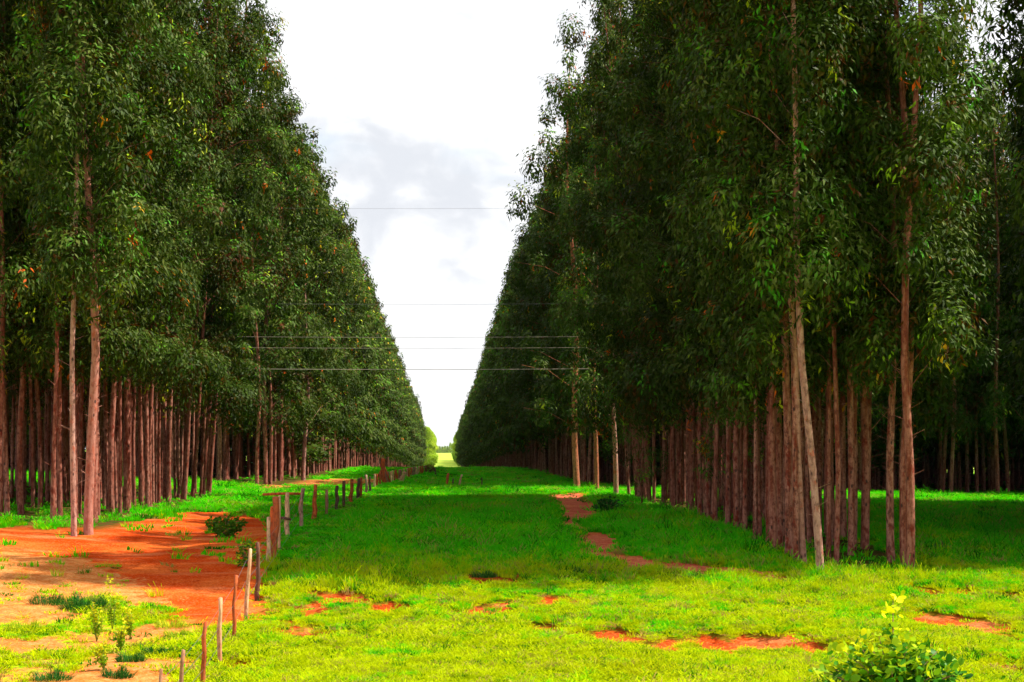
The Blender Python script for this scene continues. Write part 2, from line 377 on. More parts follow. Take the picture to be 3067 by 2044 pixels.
# ------------------------------------------------------------------ plants: mesh makers
def tube(path, radii, sides=8, seed=0, cap=True):
    path = np.asarray(path, float); n = len(path)
    tan = np.gradient(path, axis=0); tan /= np.linalg.norm(tan, axis=1)[:, None] + 1e-9
    ref = np.array([0.0, 1.0, 0.0]) if abs(tan[0][1]) < 0.9 else np.array([1.0, 0, 0])
    V = []
    ang = np.arange(sides) / sides * 2 * np.pi
    for i in range(n):
        u = np.cross(tan[i], ref); u /= np.linalg.norm(u) + 1e-9; v = np.cross(tan[i], u)
        V.append(path[i] + radii[i] * (np.cos(ang)[:, None] * u + np.sin(ang)[:, None] * v))
    V = np.concatenate(V)
    Q = []
    for i in range(n - 1):
        a = i * sides
        for j in range(sides):
            k = (j + 1) % sides
            Q.append((a + j, a + k, a + sides + k, a + sides + j))
    T = []
    if cap:
        for end, base in ((0, 0), (1, (n - 1) * sides)):
            c = len(V); V = np.vstack([V, path[0] if end == 0 else path[-1]])
            for j in range(sides):
                k = (j + 1) % sides
                T.append((c, base + j, base + k) if end else (c, base + k, base + j))
    return V, Q, T
class Bag:
    def __init__(s): s.V = []; s.Q = []; s.T = []; s.n = 0
    def add(s, VQT):
        V, Q, T = VQT
        s.V.append(np.asarray(V)); s.Q += [tuple(i + s.n for i in q) for q in Q]; s.T += [tuple(i + s.n for i in q) for q in T]
        s.n += len(V)
    def mesh(s, name, smooth=True): return new_mesh(name, np.concatenate(s.V), s.Q, s.T, smooth)

def leaves(cent, rng, length, width, droop=0.8, fold=0.15, tint=None, nv=None):
    """one lance shaped leaf (a folded diamond) per centre"""
    n = len(cent)
    d = rng.normal(0, 1, (n, 3)); d[:, 2] = d[:, 2] * 0.35 - droop * 1.6; d /= np.linalg.norm(d, axis=1)[:, None]
    s = np.cross(d, rng.normal(0, 1, (n, 3))); s /= np.linalg.norm(s, axis=1)[:, None] + 1e-9
    nrm = np.cross(d, s)
    if nv is not None:                                          # blades hang down over the outside of their spray
        nrm = nv; d = rng.normal(0, 0.5, (n, 3)) + np.array([0, 0, -1.0])
        d -= nrm * (d * nrm).sum(1)[:, None]; d /= np.linalg.norm(d, axis=1)[:, None] + 1e-9
        s = np.cross(nrm, d)
    L = length * rng.uniform(0.65, 1.25, (n, 1)); W = width * rng.uniform(0.7, 1.3, (n, 1))
    a = cent; b_ = cent + d * L * 0.42 + s * W * 0.5 + nrm * L * fold * 0.3
    c_ = cent + d * L + nrm * L * fold * -0.4; e = cent + d * L * 0.42 - s * W * 0.5 + nrm * L * fold * 0.3
    V = np.stack([a, b_, c_, e], 1).reshape(-1, 3)
    I = np.arange(n * 4).reshape(n, 4)
    me = new_mesh('leaves', V, I)
    if tint is None: tint = rng.uniform(0.1, 0.9, n)
    fattr(me, 'tint', np.repeat(tint, 4))
    return me

def eucalyptus(seed, H=29.0, cb=6.5, rmax=2.0, masses=26, per=430, leaf=0.25, wid=0.075, sides=10, skew=0.3, trunk_r=0.125, mr=0.8):
    """trunk mesh and crown mesh; the heavy side of the crown is +X"""
    rng = np.random.default_rng(seed)
    zs = np.array([-0.3, 0.0, 0.25, 1, 3, 6, 9, 12, 16, 20, 24, H - 0.6])
    ph = rng.uniform(0, 6.28, 2); am = rng.uniform(0.05, 0.16)
    bx = lambda z: am * np.sin(z * 0.33 + ph[0]) * np.minimum(z / 4, 1.5); by = lambda z: am * np.sin(z * 0.27 + ph[1]) * np.minimum(z / 4, 1.5)
    path = np.stack([bx(zs), by(zs), zs], -1)
    rr = trunk_r * np.interp(zs, [-0.3, 0, 0.25, 3, 12, 20, H], [1.16, 1.1, 1.02, 0.93, 0.70, 0.42, 0.12])
    bag = Bag(); bag.add(tube(path, rr, sides))
    nb = masses
    u = (np.arange(nb) + rng.uniform(0, 1, nb)) / nb
    z = cb + (H - cb) * u
    prof = np.interp(u, [0, 0.08, 0.3, 0.6, 0.85, 1.0], [0.6, 0.9, 1.0, 0.9, 0.5, 0.05]) * rmax
    phi = np.arange(nb) * 2.4 + rng.uniform(-0.6, 0.6, nb)
    rad = prof * (1 + skew * np.cos(phi)) * rng.uniform(0.35, 1.15, nb)
    q_ = 0.014 if sides >= 8 else 0.018
    C = []; RM = []
    for i in range(nb):
        z0 = max(z[i] - rad[i] * rng.uniform(0.3, 0.8) - 0.3, 1.0)
        p0 = np.array([bx(z0), by(z0), z0]); p1 = np.array([bx(z[i]) + rad[i] * math.cos(phi[i]), by(z[i]) + rad[i] * math.sin(phi[i]), z[i]])
        bag.add(tube([p0, (p0 + p1) / 2 + np.array([0, 0, 0.15 * rad[i]]), p1], [q_ * 1.2, q_ * 0.7, q_ * 0.3], 3, cap=False))
        C.append(p1); RM.append(mr * rng.uniform(0.6, 1.25) * (0.55 + 0.45 * min(1, (1 - u[i]) * 4)))
    C = np.array(C); RM = np.array(RM); clumps = nb
    # dead stubs on the bare bole
    for i in range(10 if sides >= 8 else 0):
        z0 = rng.uniform(1.5, cb + 2); a = rng.uniform(0, 6.28); L = rng.uniform(0.15, 0.5)
        p0 = np.array([bx(z0), by(z0), z0]); p1 = p0 + np.array([math.cos(a) * (L + 0.12), math.sin(a) * (L + 0.12), L * 0.5])
        bag.add(tube([p0, p1], [0.014, 0.006], 3, cap=False))
    tm = bag.mesh('trunk')
    wgt = RM ** 2; ci = rng.choice(clumps, int(masses * per), p=wgt / wgt.sum()); n = len(ci)
    v = rng.normal(0, 1, (n, 3)); v /= np.linalg.norm(v, axis=1)[:, None]
    lump = 1 + 0.25 * np.sin(v[:, 0] * 4 + ci * 1.7) * np.sin(v[:, 1] * 4 + ci) + 0.2 * np.sin(v[:, 2] * 6 + ci * 2.3)
    rsh = rng.uniform(0.15, 1.0, n) ** 0.45 * lump
    off = v * (rsh * RM[ci])[:, None] * np.array([1, 1, 1.25])
    hang = rng.uniform(0, 1, n) ** 3 * (np.sin(v[:, 0] * 9 + v[:, 1] * 7 + ci) > 0.2)
    off[:, 2] -= hang * RM[ci] * 0.55
    nv = v * 1.0 + np.array([0, 0, 0.55]) + rng.normal(0, 0.42, (n, 3)); nv /= np.linalg.norm(nv, axis=1)[:, None]
    ct = rng.beta(2.2, 2.2, clumps)
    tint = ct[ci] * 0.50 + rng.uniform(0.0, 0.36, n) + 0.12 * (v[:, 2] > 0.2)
    sp = np.floor((np.arctan2(v[:, 1], v[:, 0]) + 3.2) * 2.2).astype(int) * 7 + np.floor((v[:, 2] + 1) * 3).astype(int) + ci * 61
    h_ = (np.sin(sp * 12.9898) * 43758.5453) % 1.0              # a few whole sprays are fresh yellow, brown or bright green
    tint = np.where(h_ < 0.010, 0.93 + rng.uniform(0, 0.03, n), tint); tint = np.where((h_ > 0.02) & (h_ < 0.055), 0.86, tint)
    tint = np.where((h_ > 0.06) & (h_ < 0.10), rng.uniform(0.0, 0.1, n), tint); tint = np.where((h_ > 0.11) & (h_ < 0.1125), 1.0, tint)
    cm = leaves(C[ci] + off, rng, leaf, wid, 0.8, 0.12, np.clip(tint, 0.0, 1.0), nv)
    return tm, cm

NEAR = [eucalyptus(11, 29, 5.0, 2.5, 34, 600, 0.25, 0.078, mr=1.0), eucalyptus(12, 28, 5.3, 2.45, 32, 600, 0.25, 0.078, mr=1.0),
        eucalyptus(13, 29.5, 6.2, 2.55, 32, 600, 0.25, 0.078, mr=1.05), eucalyptus(14, 28.5, 5.8, 2.55, 32, 600, 0.25, 0.078, mr=1.0),
        eucalyptus(15, 27, 7.0, 1.4, 24, 380, 0.25, 0.078, trunk_r=0.092, mr=0.7), eucalyptus(16, 26.5, 6.2, 1.3, 24, 380, 0.25, 0.078, trunk_r=0.098, mr=0.66)]
FRONT = [eucalyptus(17, 28.5, 8.0, 1.7, 46, 480, 0.25, 0.078, trunk_r=0.115, mr=0.95), eucalyptus(18, 28.5, 9.0, 1.7, 46, 480, 0.25, 0.078, trunk_r=0.115, mr=0.95)]
MID = [eucalyptus(31 + k, 27.5 + k, (4.4, 5.2, 4.8)[k], 2.4, 32, 230, 0.36, 0.115, 7, 0.35, 0.14, 0.95) for k in range(3)]
FAR = [eucalyptus(51 + k, 27.5 + k, (3.9, 4.6, 4.3)[k], 2.6, 30, 84, 0.60, 0.21, 5, 0.35, 0.15, 1.05) for k in range(3)]
YOUNG = [eucalyptus(71, 24, 1.5, 3.0, 26, 110, 0.9, 0.35, 5, 0.1, 0.2, 1.5)]
def pick(low):
    """about every second tree is dominant, the ones between are thin and suppressed"""
    pick.k = (pick.k + rnd.choice((1, 1, 2))) % 2
    return NEAR[rnd.choice((4, 5))] if pick.k else NEAR[rnd.choice((0, 1, 1, 2) if low else (2, 3, 3, 1))]
pick.k = 0
for s_ in (NEAR, FRONT, MID, FAR):
    for tm, cm in s_:
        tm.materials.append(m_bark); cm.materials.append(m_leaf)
for tm, cm in YOUNG: tm.materials.append(m_bark_pale); cm.materials.append(m_leaf_far)

rnd = random.Random(3)
ORD = ['first', 'second', 'third', 'fourth', 'fifth', 'sixth', 'seventh', 'eighth', 'ninth', 'tenth', 'eleventh', 'twelfth', 'thirteenth', 'fourteenth', 'fifteenth',
       'sixteenth', 'seventeenth', 'eighteenth', 'nineteenth', 'twentieth']
def tree(x, y, var, face, label, group, lean=(0, 0), sc=1.0, bark=None, zs=1.0, thick=1.0):
    tm, cm = var
    o = empty('eucalyptus_tree', (x, y, float(gz(x, y)) - 0.03), face)
    o.rotation_euler = (lean[0], lean[1], 0)
    # lean is applied in world axes, spin on the children
    o.scale = (sc, sc, zs * sc)
    if bark:
        tm = tm.copy(); tm.materials.clear(); tm.materials.append(bark)
    a = link('trunk', tm, parent=o); a.rotation_euler = (0, 0, face); a.scale = (thick, thick, 1)
    b2 = link('crown', cm, parent=o); b2.rotation_euler = (0, 0, face)
    tag(o, label, 'tree', group)
    return o
def jit(a): return rnd.uniform(-a, a)
trees = 0
# --- right-hand strip: two rows, x = 10.3 and 13.3
for r_, xr in enumerate((10.3, 13.3)):
    y = 49.0 if r_ else 50.4; k = 0
    while y < 96.5:
        edge = ('edge row', 'second row')[r_]
        lab = (f'slim pinkish eucalyptus, {ORD[k + (0 if r_ else 2)]} from the front in the {edge} of the right-hand strip' if k < 14 else
               f'slim dark eucalyptus among the far trees of the {edge} in the right-hand strip')
        tree(xr + jit(0.25), y + jit(0.2), (pick(True) if not (r_ and k < 3) else NEAR[2 + k % 2]), (math.pi + jit(0.7)) if not r_ else jit(3.1),
             lab, 'eucalyptus of the right-hand strip', (jit(0.012), jit(0.014) - (0.07 if r_ == 0 and y > 86 else 0)), rnd.uniform(0.94, 1.05), thick=rnd.uniform(0.85, 1.15), zs=rnd.uniform(0.93, 1.06))
        y += rnd.uniform(1.1, 1.5) * (1.0 if y < 75 else 1.25); k += 1; trees += 1
x_, y_ = G(1885, 1320)
tree(x_, y_, FRONT[0], math.pi * 0.8, 'foremost eucalyptus of the right-hand strip, leaning left, red stain at its foot', 'eucalyptus of the right-hand strip',
     (0.01, -0.062), 1.0, m_bark_pale, thick=1.0)
x_, y_ = G(1846, 1298)
tree(x_, y_, FRONT[1], math.pi * 0.9, 'leaning eucalyptus just left of the foremost tree of the right-hand strip', 'eucalyptus of the right-hand strip',
     (0.008, -0.060), 1.0, m_bark_pale, thick=0.95)
trees += 2
# --- left-hand block: four rows
for r_, xr in enumerate((-12.9, -15.9, -18.9, -21.9)):
    y = 61.8 + 0.6 * r_ if r_ < 2 else 64.0 + 3 * (r_ - 2); k = 0
    if r_ == 0: y = 63.5
    while y < 96.5:
        rn = ('edge row', 'second row', 'third row', 'fourth row')[r_]
        lab = (f'slim eucalyptus, {ORD[k + (2 if r_ == 0 else 0)]} from the front in the {rn} of the left-hand block' if k < (14 if r_ < 2 else 6) else
               f'slim dark eucalyptus among the far trees of the {rn} in the left-hand block')
        tree(xr + jit(0.25), y + jit(0.2), pick(False), jit(0.7) if r_ == 0 else jit(3.1), lab, 'eucalyptus of the left-hand block',
             (jit(0.012), jit(0.014) - (0.02 if r_ == 1 else 0) + (0.07 if r_ == 0 and y > 84 else 0)), rnd.uniform(0.94, 1.05) + (0.06 if r_ == 0 and y > 84 else 0), thick=rnd.uniform(0.8, 1.15), zs=rnd.uniform(0.95, 1.06))
        y += rnd.uniform(1.1, 1.5) * (1.0 if y < 75 and r_ < 2 else 1.35); k += 1; trees += 1
x_, y_ = G(170, 1230)
tree(x_, y_, FRONT[1], -0.9, 'pale straight eucalyptus standing foremost in the left-hand block', 'eucalyptus of the left-hand block', (0, 0.0), 1.0, m_bark_pale, thick=0.85)
x_, y_ = G(203, 1226)
tree(x_, y_, FRONT[0], -0.5, 'thick pale eucalyptus directly right of the foremost left-hand tree', 'eucalyptus of the left-hand block', (0, 0.004), 1.0, m_bark_pale, thick=1.35)
trees += 2
# --- thin suppressed trees between the rows
for xr, y0, sd in ((11.8, 51, 'right-hand strip'), (-14.4, 62.5, 'left-hand block'), (-17.4, 64, 'left-hand block'), (-13.5, 65.5, ''), (12.6, 53, '')):
    y = y0; k = 0 if sd else 99
    while y < 96:
        lab = (f'very thin eucalyptus, {ORD[k]} from the front between the outer rows of the {sd}' if (k < 8 and xr > -15) else
               'very thin dark eucalyptus crowded against the edge row of the ' + ('right-hand strip' if xr > 0 else 'left-hand block') if not sd else
               f'very thin dark eucalyptus deep between the ' + ('outer' if xr > -15 else 'inner') + f' rows of the {sd}')
        tree(xr + jit(0.4), y + jit(0.3), NEAR[rnd.choice((4, 5))], jit(3.1), lab, 'thin eucalyptus between the rows of the ' + sd if sd else 'thin eucalyptus crowded against the edge row on the ' + ('right' if xr > 0 else 'left'),
             (jit(0.014), jit(0.016)), rnd.uniform(0.9, 1.0), thick=rnd.uniform(0.8, 1.1))
        y += rnd.uniform(1.3, 1.9); k += 1; trees += 1
# --- beyond the cross ride: first trees of the far blocks
for side in (-1, 1):
    for r_ in range(2):
        y = 117.5 + r_; k = 0
        while y < 131:
            xr = (-12.4 - 3 * r_) if side < 0 else (10.4 + 3 * r_)
            if not (side > 0 and r_ == 0 and y < 120):
                sd = 'left' if side < 0 else 'right'; rn = ('edge row', 'second row')[r_]
                lab = (f'eucalyptus beyond the cross ride, {ORD[k]} in the {rn} of the far {sd} block' if k < 6 else
                       f'eucalyptus deep along the {rn} of the far {sd} block')
                tree(xr + jit(0.3), y + jit(0.3), MID[rnd.randrange(3)], (0 if side < 0 else math.pi) + jit(0.8), lab,
                     f'eucalyptus at the start of the far {sd} block', (jit(0.01), jit(0.012)), rnd.uniform(0.94, 1.06), thick=rnd.uniform(0.8, 1.2), zs=rnd.uniform(0.92, 1.06))
                trees += 1
            y += rnd.uniform(1.7, 2.3); k += 1
for (px, py, th, bk, lab, ln) in ((1326, 1126, 1.55, m_bark_red, 'thick red-brown eucalyptus at the near corner of the far right block', -0.022),
                              (1371, 1130, 1.0, m_bark_red, 'slimmer reddish eucalyptus right of the thick red-brown one', -0.006),
                              (1415, 1138, 1.1, m_bark_pale, 'pale eucalyptus just beyond the last tree of the right-hand strip', -0.008),
                              (697, 1104, 1.25, m_bark_pale, 'pale leaning eucalyptus at the near corner of the far left block', 0.02)):
    x_, y_ = G(px, py)
    tree(x_, y_, MID[1 if th > 1.3 else 0], math.pi if px > 1000 else 0, lab, 'eucalyptus at corners of the cross ride', (0, ln), 1.0, bk, thick=th)
    trees += 1
print('individual trees', trees)
# two far-variant trees, which the forest object below also scatters
for i, v in enumerate(FAR):
    tree(-12.4 if i % 2 else 10.6, 166 + i * 2.5, v, 0 if i % 2 else math.pi, 'eucalyptus standing farther up the avenue edge', 'eucalyptus farther up the avenue')

# ------------------------------------------------------------------ scattered forest and grass (geometry nodes)
def first_obj(me):
    for o in bpy.data.objects:
        if o.data is me: return o
def scatter(name, pts, rotz, scl, idx, variants, label, cat=None):
    me = bpy.data.meshes.new(name); pts = np.asarray(pts, np.float32)
    me.vertices.add(len(pts)); me.vertices.foreach_set('co', pts.ravel())
    a = me.attributes.new('rot', 'FLOAT_VECTOR', 'POINT'); a.data.foreach_set('vector', np.asarray(rotz, np.float32).ravel())
    a = me.attributes.new('scl', 'FLOAT_VECTOR', 'POINT'); a.data.foreach_set('vector', np.asarray(scl, np.float32).ravel())
    a = me.attributes.new('pick', 'INT', 'POINT'); a.data.foreach_set('value', np.asarray(idx, np.int32))
    o = bpy.data.objects.new(name, me); COL.objects.link(o)
    ng = bpy.data.node_groups.new(name + '_nodes', 'GeometryNodeTree')
    ng.interface.new_socket('Geometry', in_out='INPUT', socket_type='NodeSocketGeometry')
    ng.interface.new_socket('Geometry', in_out='OUTPUT', socket_type='NodeSocketGeometry')
    N = ng.nodes.new; L = ng.links.new
    gi = N('NodeGroupInput'); go = N('NodeGroupOutput')
    g2i = N('GeometryNodeGeometryToInstance')
    for parts in variants:
        jn = N('GeometryNodeJoinGeometry')
        for ob in parts:
            oi = N('GeometryNodeObjectInfo'); oi.inputs['Object'].default_value = ob; oi.transform_space = 'ORIGINAL'
            L(oi.outputs['Geometry'], jn.inputs[0])
        g1 = N('GeometryNodeGeometryToInstance'); L(jn.outputs[0], g1.inputs[0])
        parts_out = g1.outputs[0]
        ng_links.append(parts_out) if False else None
        L(parts_out, g2i.inputs[0]) if False else variants_out.setdefault(name, []).append(parts_out)
    ng.nodes.remove(g2i)
    allj = N('GeometryNodeJoinGeometry')
    for s_ in reversed(variants_out[name]): L(s_, allj.inputs[0])
    iop = N('GeometryNodeInstanceOnPoints'); L(gi.outputs[0], iop.inputs['Points']); L(allj.outputs[0], iop.inputs['Instance'])
    iop.inputs['Pick Instance'].default_value = True
    def named(nm, typ):
        q = N('GeometryNodeInputNamedAttribute'); q.data_type = typ; q.inputs['Name'].default_value = nm; return q.outputs['Attribute']
    L(named('pick', 'INT'), iop.inputs['Instance Index'])
    L(named('rot', 'FLOAT_VECTOR'), iop.inputs['Rotation']); L(named('scl', 'FLOAT_VECTOR'), iop.inputs['Scale'])
    L(iop.outputs[0], go.inputs[0])
    md = o.modifiers.new('scatter', 'NODES'); md.node_group = ng
    tag(o, label, cat, kind='stuff')
    return o
variants_out = {}; ng_links = []
pts = []; rots = []; scs = []; idx = []
def fp(x, y, face, which, zs=1.0, s=1.0):
    x += R.normal(0, 0.25); y += R.normal(0, 0.25)
    pts.append((x, y, float(gz(x, y)) - 0.05)); rots.append((R.normal(0, 0.01), R.normal(0, 0.012), face + R.normal(0, 0.5)))
    k = s * R.uniform(0.93, 1.06); q = k * R.uniform(0.85, 1.1)
    if R.uniform() < 0.05: k *= 1.07
    scs.append((q, q, k * zs)); idx.append(which)
# variants: 0-2 MID, 3-5 FAR
for side in (-1, 1):
    yend = 840 if side < 0 else 1080
    for r_ in range(8):
        xr = (-12.4 - 3 * r_) if side < 0 else (10.4 + 3 * r_)
        y = 131.5 if r_ < 2 else 117.5
        if r_ < 2: y += 0
        while y < yend:
            face = (0 if side < 0 else math.pi) if r_ == 0 else R.uniform(0, 6.28)
            if r_ < 5 or y < 135: fp(xr, y, face, (R.integers(0, 3) if y < 200 else 3 + R.integers(0, 3)))
            y += 2.0 if y < 260 else (2.6 if y < 500 else 3.4)
    # front of the far blocks, running away sideways from the avenue
    for row in range(44):
        for xo in np.arange(34.5 + (side < 0), 74 + row * 0.8, 2.6 if row < 4 else 3.2):
            fp(side * xo, 118 + row * 3 + R.normal(0, 0.6), -math.pi / 2, int(R.integers(0, 3)) + (0 if row < 3 else 3), 1.0 if row < 8 or R.uniform() < 0.6 else R.uniform(0.35, 0.6))
    for row in range(10):                                       # younger, half-grown trees deep inside
        for xo in np.arange(13, 34, 3.0):
            if row > 3 or xo > 22: fp(side * xo, 122 + row * 4, 0, 3 + int(R.integers(0, 3)), R.uniform(0.35, 0.6))
# left-hand block, deeper rows, and right-hand block beside the frame
for xr in np.arange(-24.9, -40, -3.0):
    y = max(66, -xr / 0.31 - 2)
    while y < 96:
        fp(xr, y, 0, int(R.integers(0, 3))); y += 2.4
for y in np.arange(52, 96.5, 2.3):
    x0 = 0.358 * y + 1.0
    for xr in np.arange(x0, x0 + 22, 3.0):
        fp(xr, y, math.pi if xr == x0 else 1.0, int(R.integers(0, 3)))
vs = [[first_obj(tm), first_obj(cm)] for tm, cm in MID + FAR]
scatter('eucalyptus_forest', pts, rots, scs, idx, vs, 'dense dark eucalyptus plantation filling both sides of the avenue', 'forest')
print('forest trees', len(pts))

# far sunlit blocks and the tree line on the horizon
o = tree(-10.5, 1010, YOUNG[0], 0, 'bright yellow-green tree at the left end of the avenue', 'sunlit trees at the end of the avenue')
pts = []; rots = []; scs = []; idx = []
for y in np.arange(1014, 1500, 9):
    for r_ in range(3):
        fp(-9.5 - 4.5 * r_, y, 0, 0, 1.0, 0.95)
for y in np.arange(1120, 1700, 10):
    for r_ in range(3):
        fp(11.0 + 4.5 * r_, y, math.pi, 0, 1.0, 0.98)
scatter('sunlit_young_trees', pts, rots, scs, idx, [[first_obj(YOUNG[0][0]), first_obj(YOUNG[0][1])]], 'pale sunlit young trees lining the far end of the avenue', 'trees')
pts = []; rots = []; scs = []; idx = []
for x in np.arange(-260, 330, 5.0):
    for r_ in range(2):
        fp(x, 3400 + 40 * r_ + R.uniform(-15, 15), 0, 0, R.uniform(0.42, 0.62), 1.0); scs[-1] = (1.3, 1.3, scs[-1][2] * (1.6 if 8 < x < 16 else 1))
scatter('distant_tree_line', pts, rots, scs, idx, [[first_obj(YOUNG[0][0]), first_obj(YOUNG[0][1])]], 'hazy line of trees on the horizon beyond the pale field', 'tree line')

# ------------------------------------------------------------------ grass
def tuft_mesh(seed, n=36, rad=0.2, h=0.16, wd=0.012, spread=0.6):
    rng = np.random.default_rng(seed)
    a = rng.uniform(0, 6.28, n); r = rad * np.sqrt(rng.uniform(0, 1, n))
    b0 = np.stack([r * np.cos(a), r * np.sin(a), np.full(n, -0.02)], -1)
    hh = h * rng.uniform(0.5, 1.25, n); la = a + rng.normal(0, 0.9, n); ln = hh * spread * rng.uniform(0.2, 1.2, n)
    d = np.stack([np.cos(la), np.sin(la), np.zeros(n)], -1)
    sd = np.stack([-np.sin(la + rng.normal(0, 1, n)), np.cos(la), np.zeros(n)], -1) * wd * rng.uniform(0.6, 1.4, (n, 1))
    m_ = b0 + d * (ln * 0.35)[:, None]; m_[:, 2] = hh * 0.6; tp = b0 + d * ln[:, None]; tp[:, 2] = hh
    V = np.stack([b0 - sd, b0 + sd, m_ + sd * 0.8, m_ - sd * 0.8, tp], 1).reshape(-1, 3)
    I = np.arange(n) * 5
    me = new_mesh('tuft', V, np.stack([I, I + 1, I + 2, I + 3], -1), np.stack([I + 3, I + 2, I + 4], -1))
    fattr(me, 'tint', np.repeat(rng.uniform(0, 1, n), 5))
    return me
def add_stalks(me0, seed, n=3, h=0.42):
    rng = np.random.default_rng(seed); bag = Bag()
    co = np.empty(len(me0.vertices) * 3, np.float32); me0.vertices.foreach_get('co', co)
    q = [tuple(p.vertices) for p in me0.polygons]
    bag.add((co.reshape(-1, 3), [f for f in q if len(f) == 4], [f for f in q if len(f) == 3]))
    for k in range(n):
        a = rng.uniform(0, 6.28); x, y = rng.normal(0, 0.08, 2); hk = h * rng.uniform(0.7, 1.2)
        bag.add(tube([(x, y, 0), (x + 0.03 * math.cos(a), y + 0.03 * math.sin(a), hk * 0.6), (x + 0.12 * math.cos(a), y + 0.12 * math.sin(a), hk)], [0.003, 0.003, 0.007], 3))
    return bag.mesh('tuft', False)
tufts = [tuft_mesh(1), tuft_mesh(2, 30, 0.16, 0.22, 0.010, 0.7), tuft_mesh(3, 44, 0.24, 0.12, 0.012, 0.9)]
tufts[1] = add_stalks(tufts[1], 4); tufts[2] = add_stalks(tufts[2], 5, 1, 0.3)
for t_ in tufts: t_.materials.append(m_grass)
tobs = []
for i, (px, py, lab) in enumerate(((150, 1433, 'small yellow-green grass tuft on bare ground at the left edge'),
                                   (372, 1478, 'small grass tuft on bare ground left of the fence'),
                                   (447, 1500, 'low grass tuft beside the nearest fence posts'))):
    x_, y_ = G(px, py); ob = link('grass_tuft', tufts[i], loc=(x_, y_, float(gz(x_, y_)))); tobs.append(ob)
    tag(ob, lab, 'grass tuft', 'small grass tufts on the bare ground')
def field(n, y0, y1, half, scl, keep=1.0, hs=1.0):
    y = np.sqrt(R.uniform(y0 ** 2, y1 ** 2, n)) if half is None else R.uniform(y0, y1, n)
    lim_l, lim_r = 0.275, 0.355
    x = R.uniform(-lim_l, lim_r, n) * y
    rd, dr, _, _ = maskset(x, y)
    pat = 0.5 + 0.25 * (np.sin(x * 1.3 + 2 * np.sin(y * 0.4)) + np.sin(y * 0.9 + 1.7 * np.sin(x * 0.7)))
    p = np.clip(1.2 - 1.9 * rd, 0.004, 1) * np.clip(1 - 1.5 * dr, 0.02, 1)
    ff = forest_floor(x, y); p *= (1 - 0.96 * ff)
    left = (x < -5.1) & (y < 48); p = np.where(left, p * np.clip(pat * 1.3 - 0.12, 0.12, 0.9), p)
    k = R.uniform(size=n) < p * keep
    x, y = x[k], y[k]; n = len(x)
    s = scl * R.uniform(0.6, 1.35, n) * (0.75 + 0.5 * (0.5 + 0.25 * (np.sin(x * 0.8 + y * 0.35) + np.sin(y * 0.7 - x * 0.3))))
    lush = np.clip((y - 44 - 2 * np.sin(x * 0.5)) / 6, 0, 1)
    sz = s / scl * (0.34 + 0.42 * lush) * (1 + 1.0 * (R.uniform(size=n) < 0.04)) * hs
    sz = sz * np.where((np.abs(x + 4.8) < 1.2) & (y > 50), 0.45, 1.0)
    P_ = np.stack([x, y, gz(x, y)], -1)
    return P_, np.stack([R.normal(0, 0.1, n), R.normal(0, 0.1, n), R.uniform(0, 6.28, n)], -1), np.stack([s, s, sz], -1), R.integers(0, 3, n)
A = [field(70000, 29, 50, 1, 0.9), field(50000, 50, 75, 1, 1.3), field(34000, 75, 130, 1, 1.9, 1.0, 0.75), field(12000, 130, 230, 1, 3.0, 1.0, 0.55)]
g_ = [np.concatenate([a[i] for a in A]) for i in range(4)]
scatter('grass', g_[0], g_[1], g_[2], g_[3], [[ob] for ob in tobs], 'grass covering the avenue floor', 'grass')
print('grass', len(g_[0]))

# individual big clumps and weeds
def clump(px, py, wpx, hpx, mat, label, name='grass_clump', dens=1.0, leafy=False, group=None):
    x_, y_ = G(px, py); s = F / y_; wd = wpx / s; h = hpx / s
    rng = np.random.default_rng(int(px * 7 + py))
    n = int(420 * dens)
    if leafy:
        c_ = rng.normal(0, 1, (n * 3, 3)); c_ /= np.linalg.norm(c_, axis=1)[:, None]; c_ *= rng.uniform(0.25, 1, (n * 3, 1)) ** 0.5
        lump = 1 + 0.3 * np.sin(c_[:, :1] * 5 + px) * np.sin(c_[:, 2:] * 4)
        c_ = c_ * lump * np.array([wd / 2, wd / 2.6, h * 0.55]) + np.array([0, 0, h * 0.5]); c_[:, 2] = np.abs(c_[:, 2])
        me = leaves(c_, rng, 0.14, 0.07, 0.05, 0.2)
        me.materials.append(mat)
        r = empty(name, (x_, y_, float(gz(x_, y_)) - 0.02))
        link('foliage', me, parent=r)
        bag = Bag()
        for k in range(9):
            a = rng.uniform(0, 6.28)
            bag.add(tube([(0, 0, 0), (math.cos(a) * wd * 0.15, math.sin(a) * wd * 0.15, h * 0.4), (math.cos(a) * wd * 0.36, math.sin(a) * wd * 0.3, h * 0.8)], [0.018, 0.012, 0.005], 5))
        link('stem', bag.mesh('stem'), m_post_grey, r)
        ob = r
    else:
        me = tuft_mesh(int(px + py), n, 1.0, 1.0, 0.010 / max(wd, 0.3), 0.7)
        co = np.empty(len(me.vertices) * 3, np.float32); me.vertices.foreach_get('co', co); co = co.reshape(-1, 3)
        rr = np.hypot(co[:, 0], co[:, 1]); dome = 1.15 - 0.6 * np.clip(rr, 0, 1.3) + 0.25 * np.sin(co[:, 0] * 5 + px)
        co[:, 2] *= h * dome; co[:, 0] *= wd / 2; co[:, 1] *= wd / 2.4
        me.vertices.foreach_set('co', co.ravel()); me.materials.clear(); me.materials.append(mat); me.update()
        ob = link(name, me, loc=(x_, y_, float(gz(x_, y_)) - 0.01))
    return tag(ob, label, 'bush' if leafy else 'grass clump', group)
gg = 'rank dark green grass clumps'
clump(112, 1388, 88, 34, m_leaf_dark, 'dark green grass clump at left, the left one of the joined pair on straw ground', group=gg)
clump(192, 1402, 105, 52, m_leaf_dark, 'large dark green grass clump beside the tall yellow weeds', group=gg, dens=1.6)
clump(300, 1520, 70, 30, m_leaf_dark, 'dark green clump below the yellow weeds near the bottom left', group=gg)
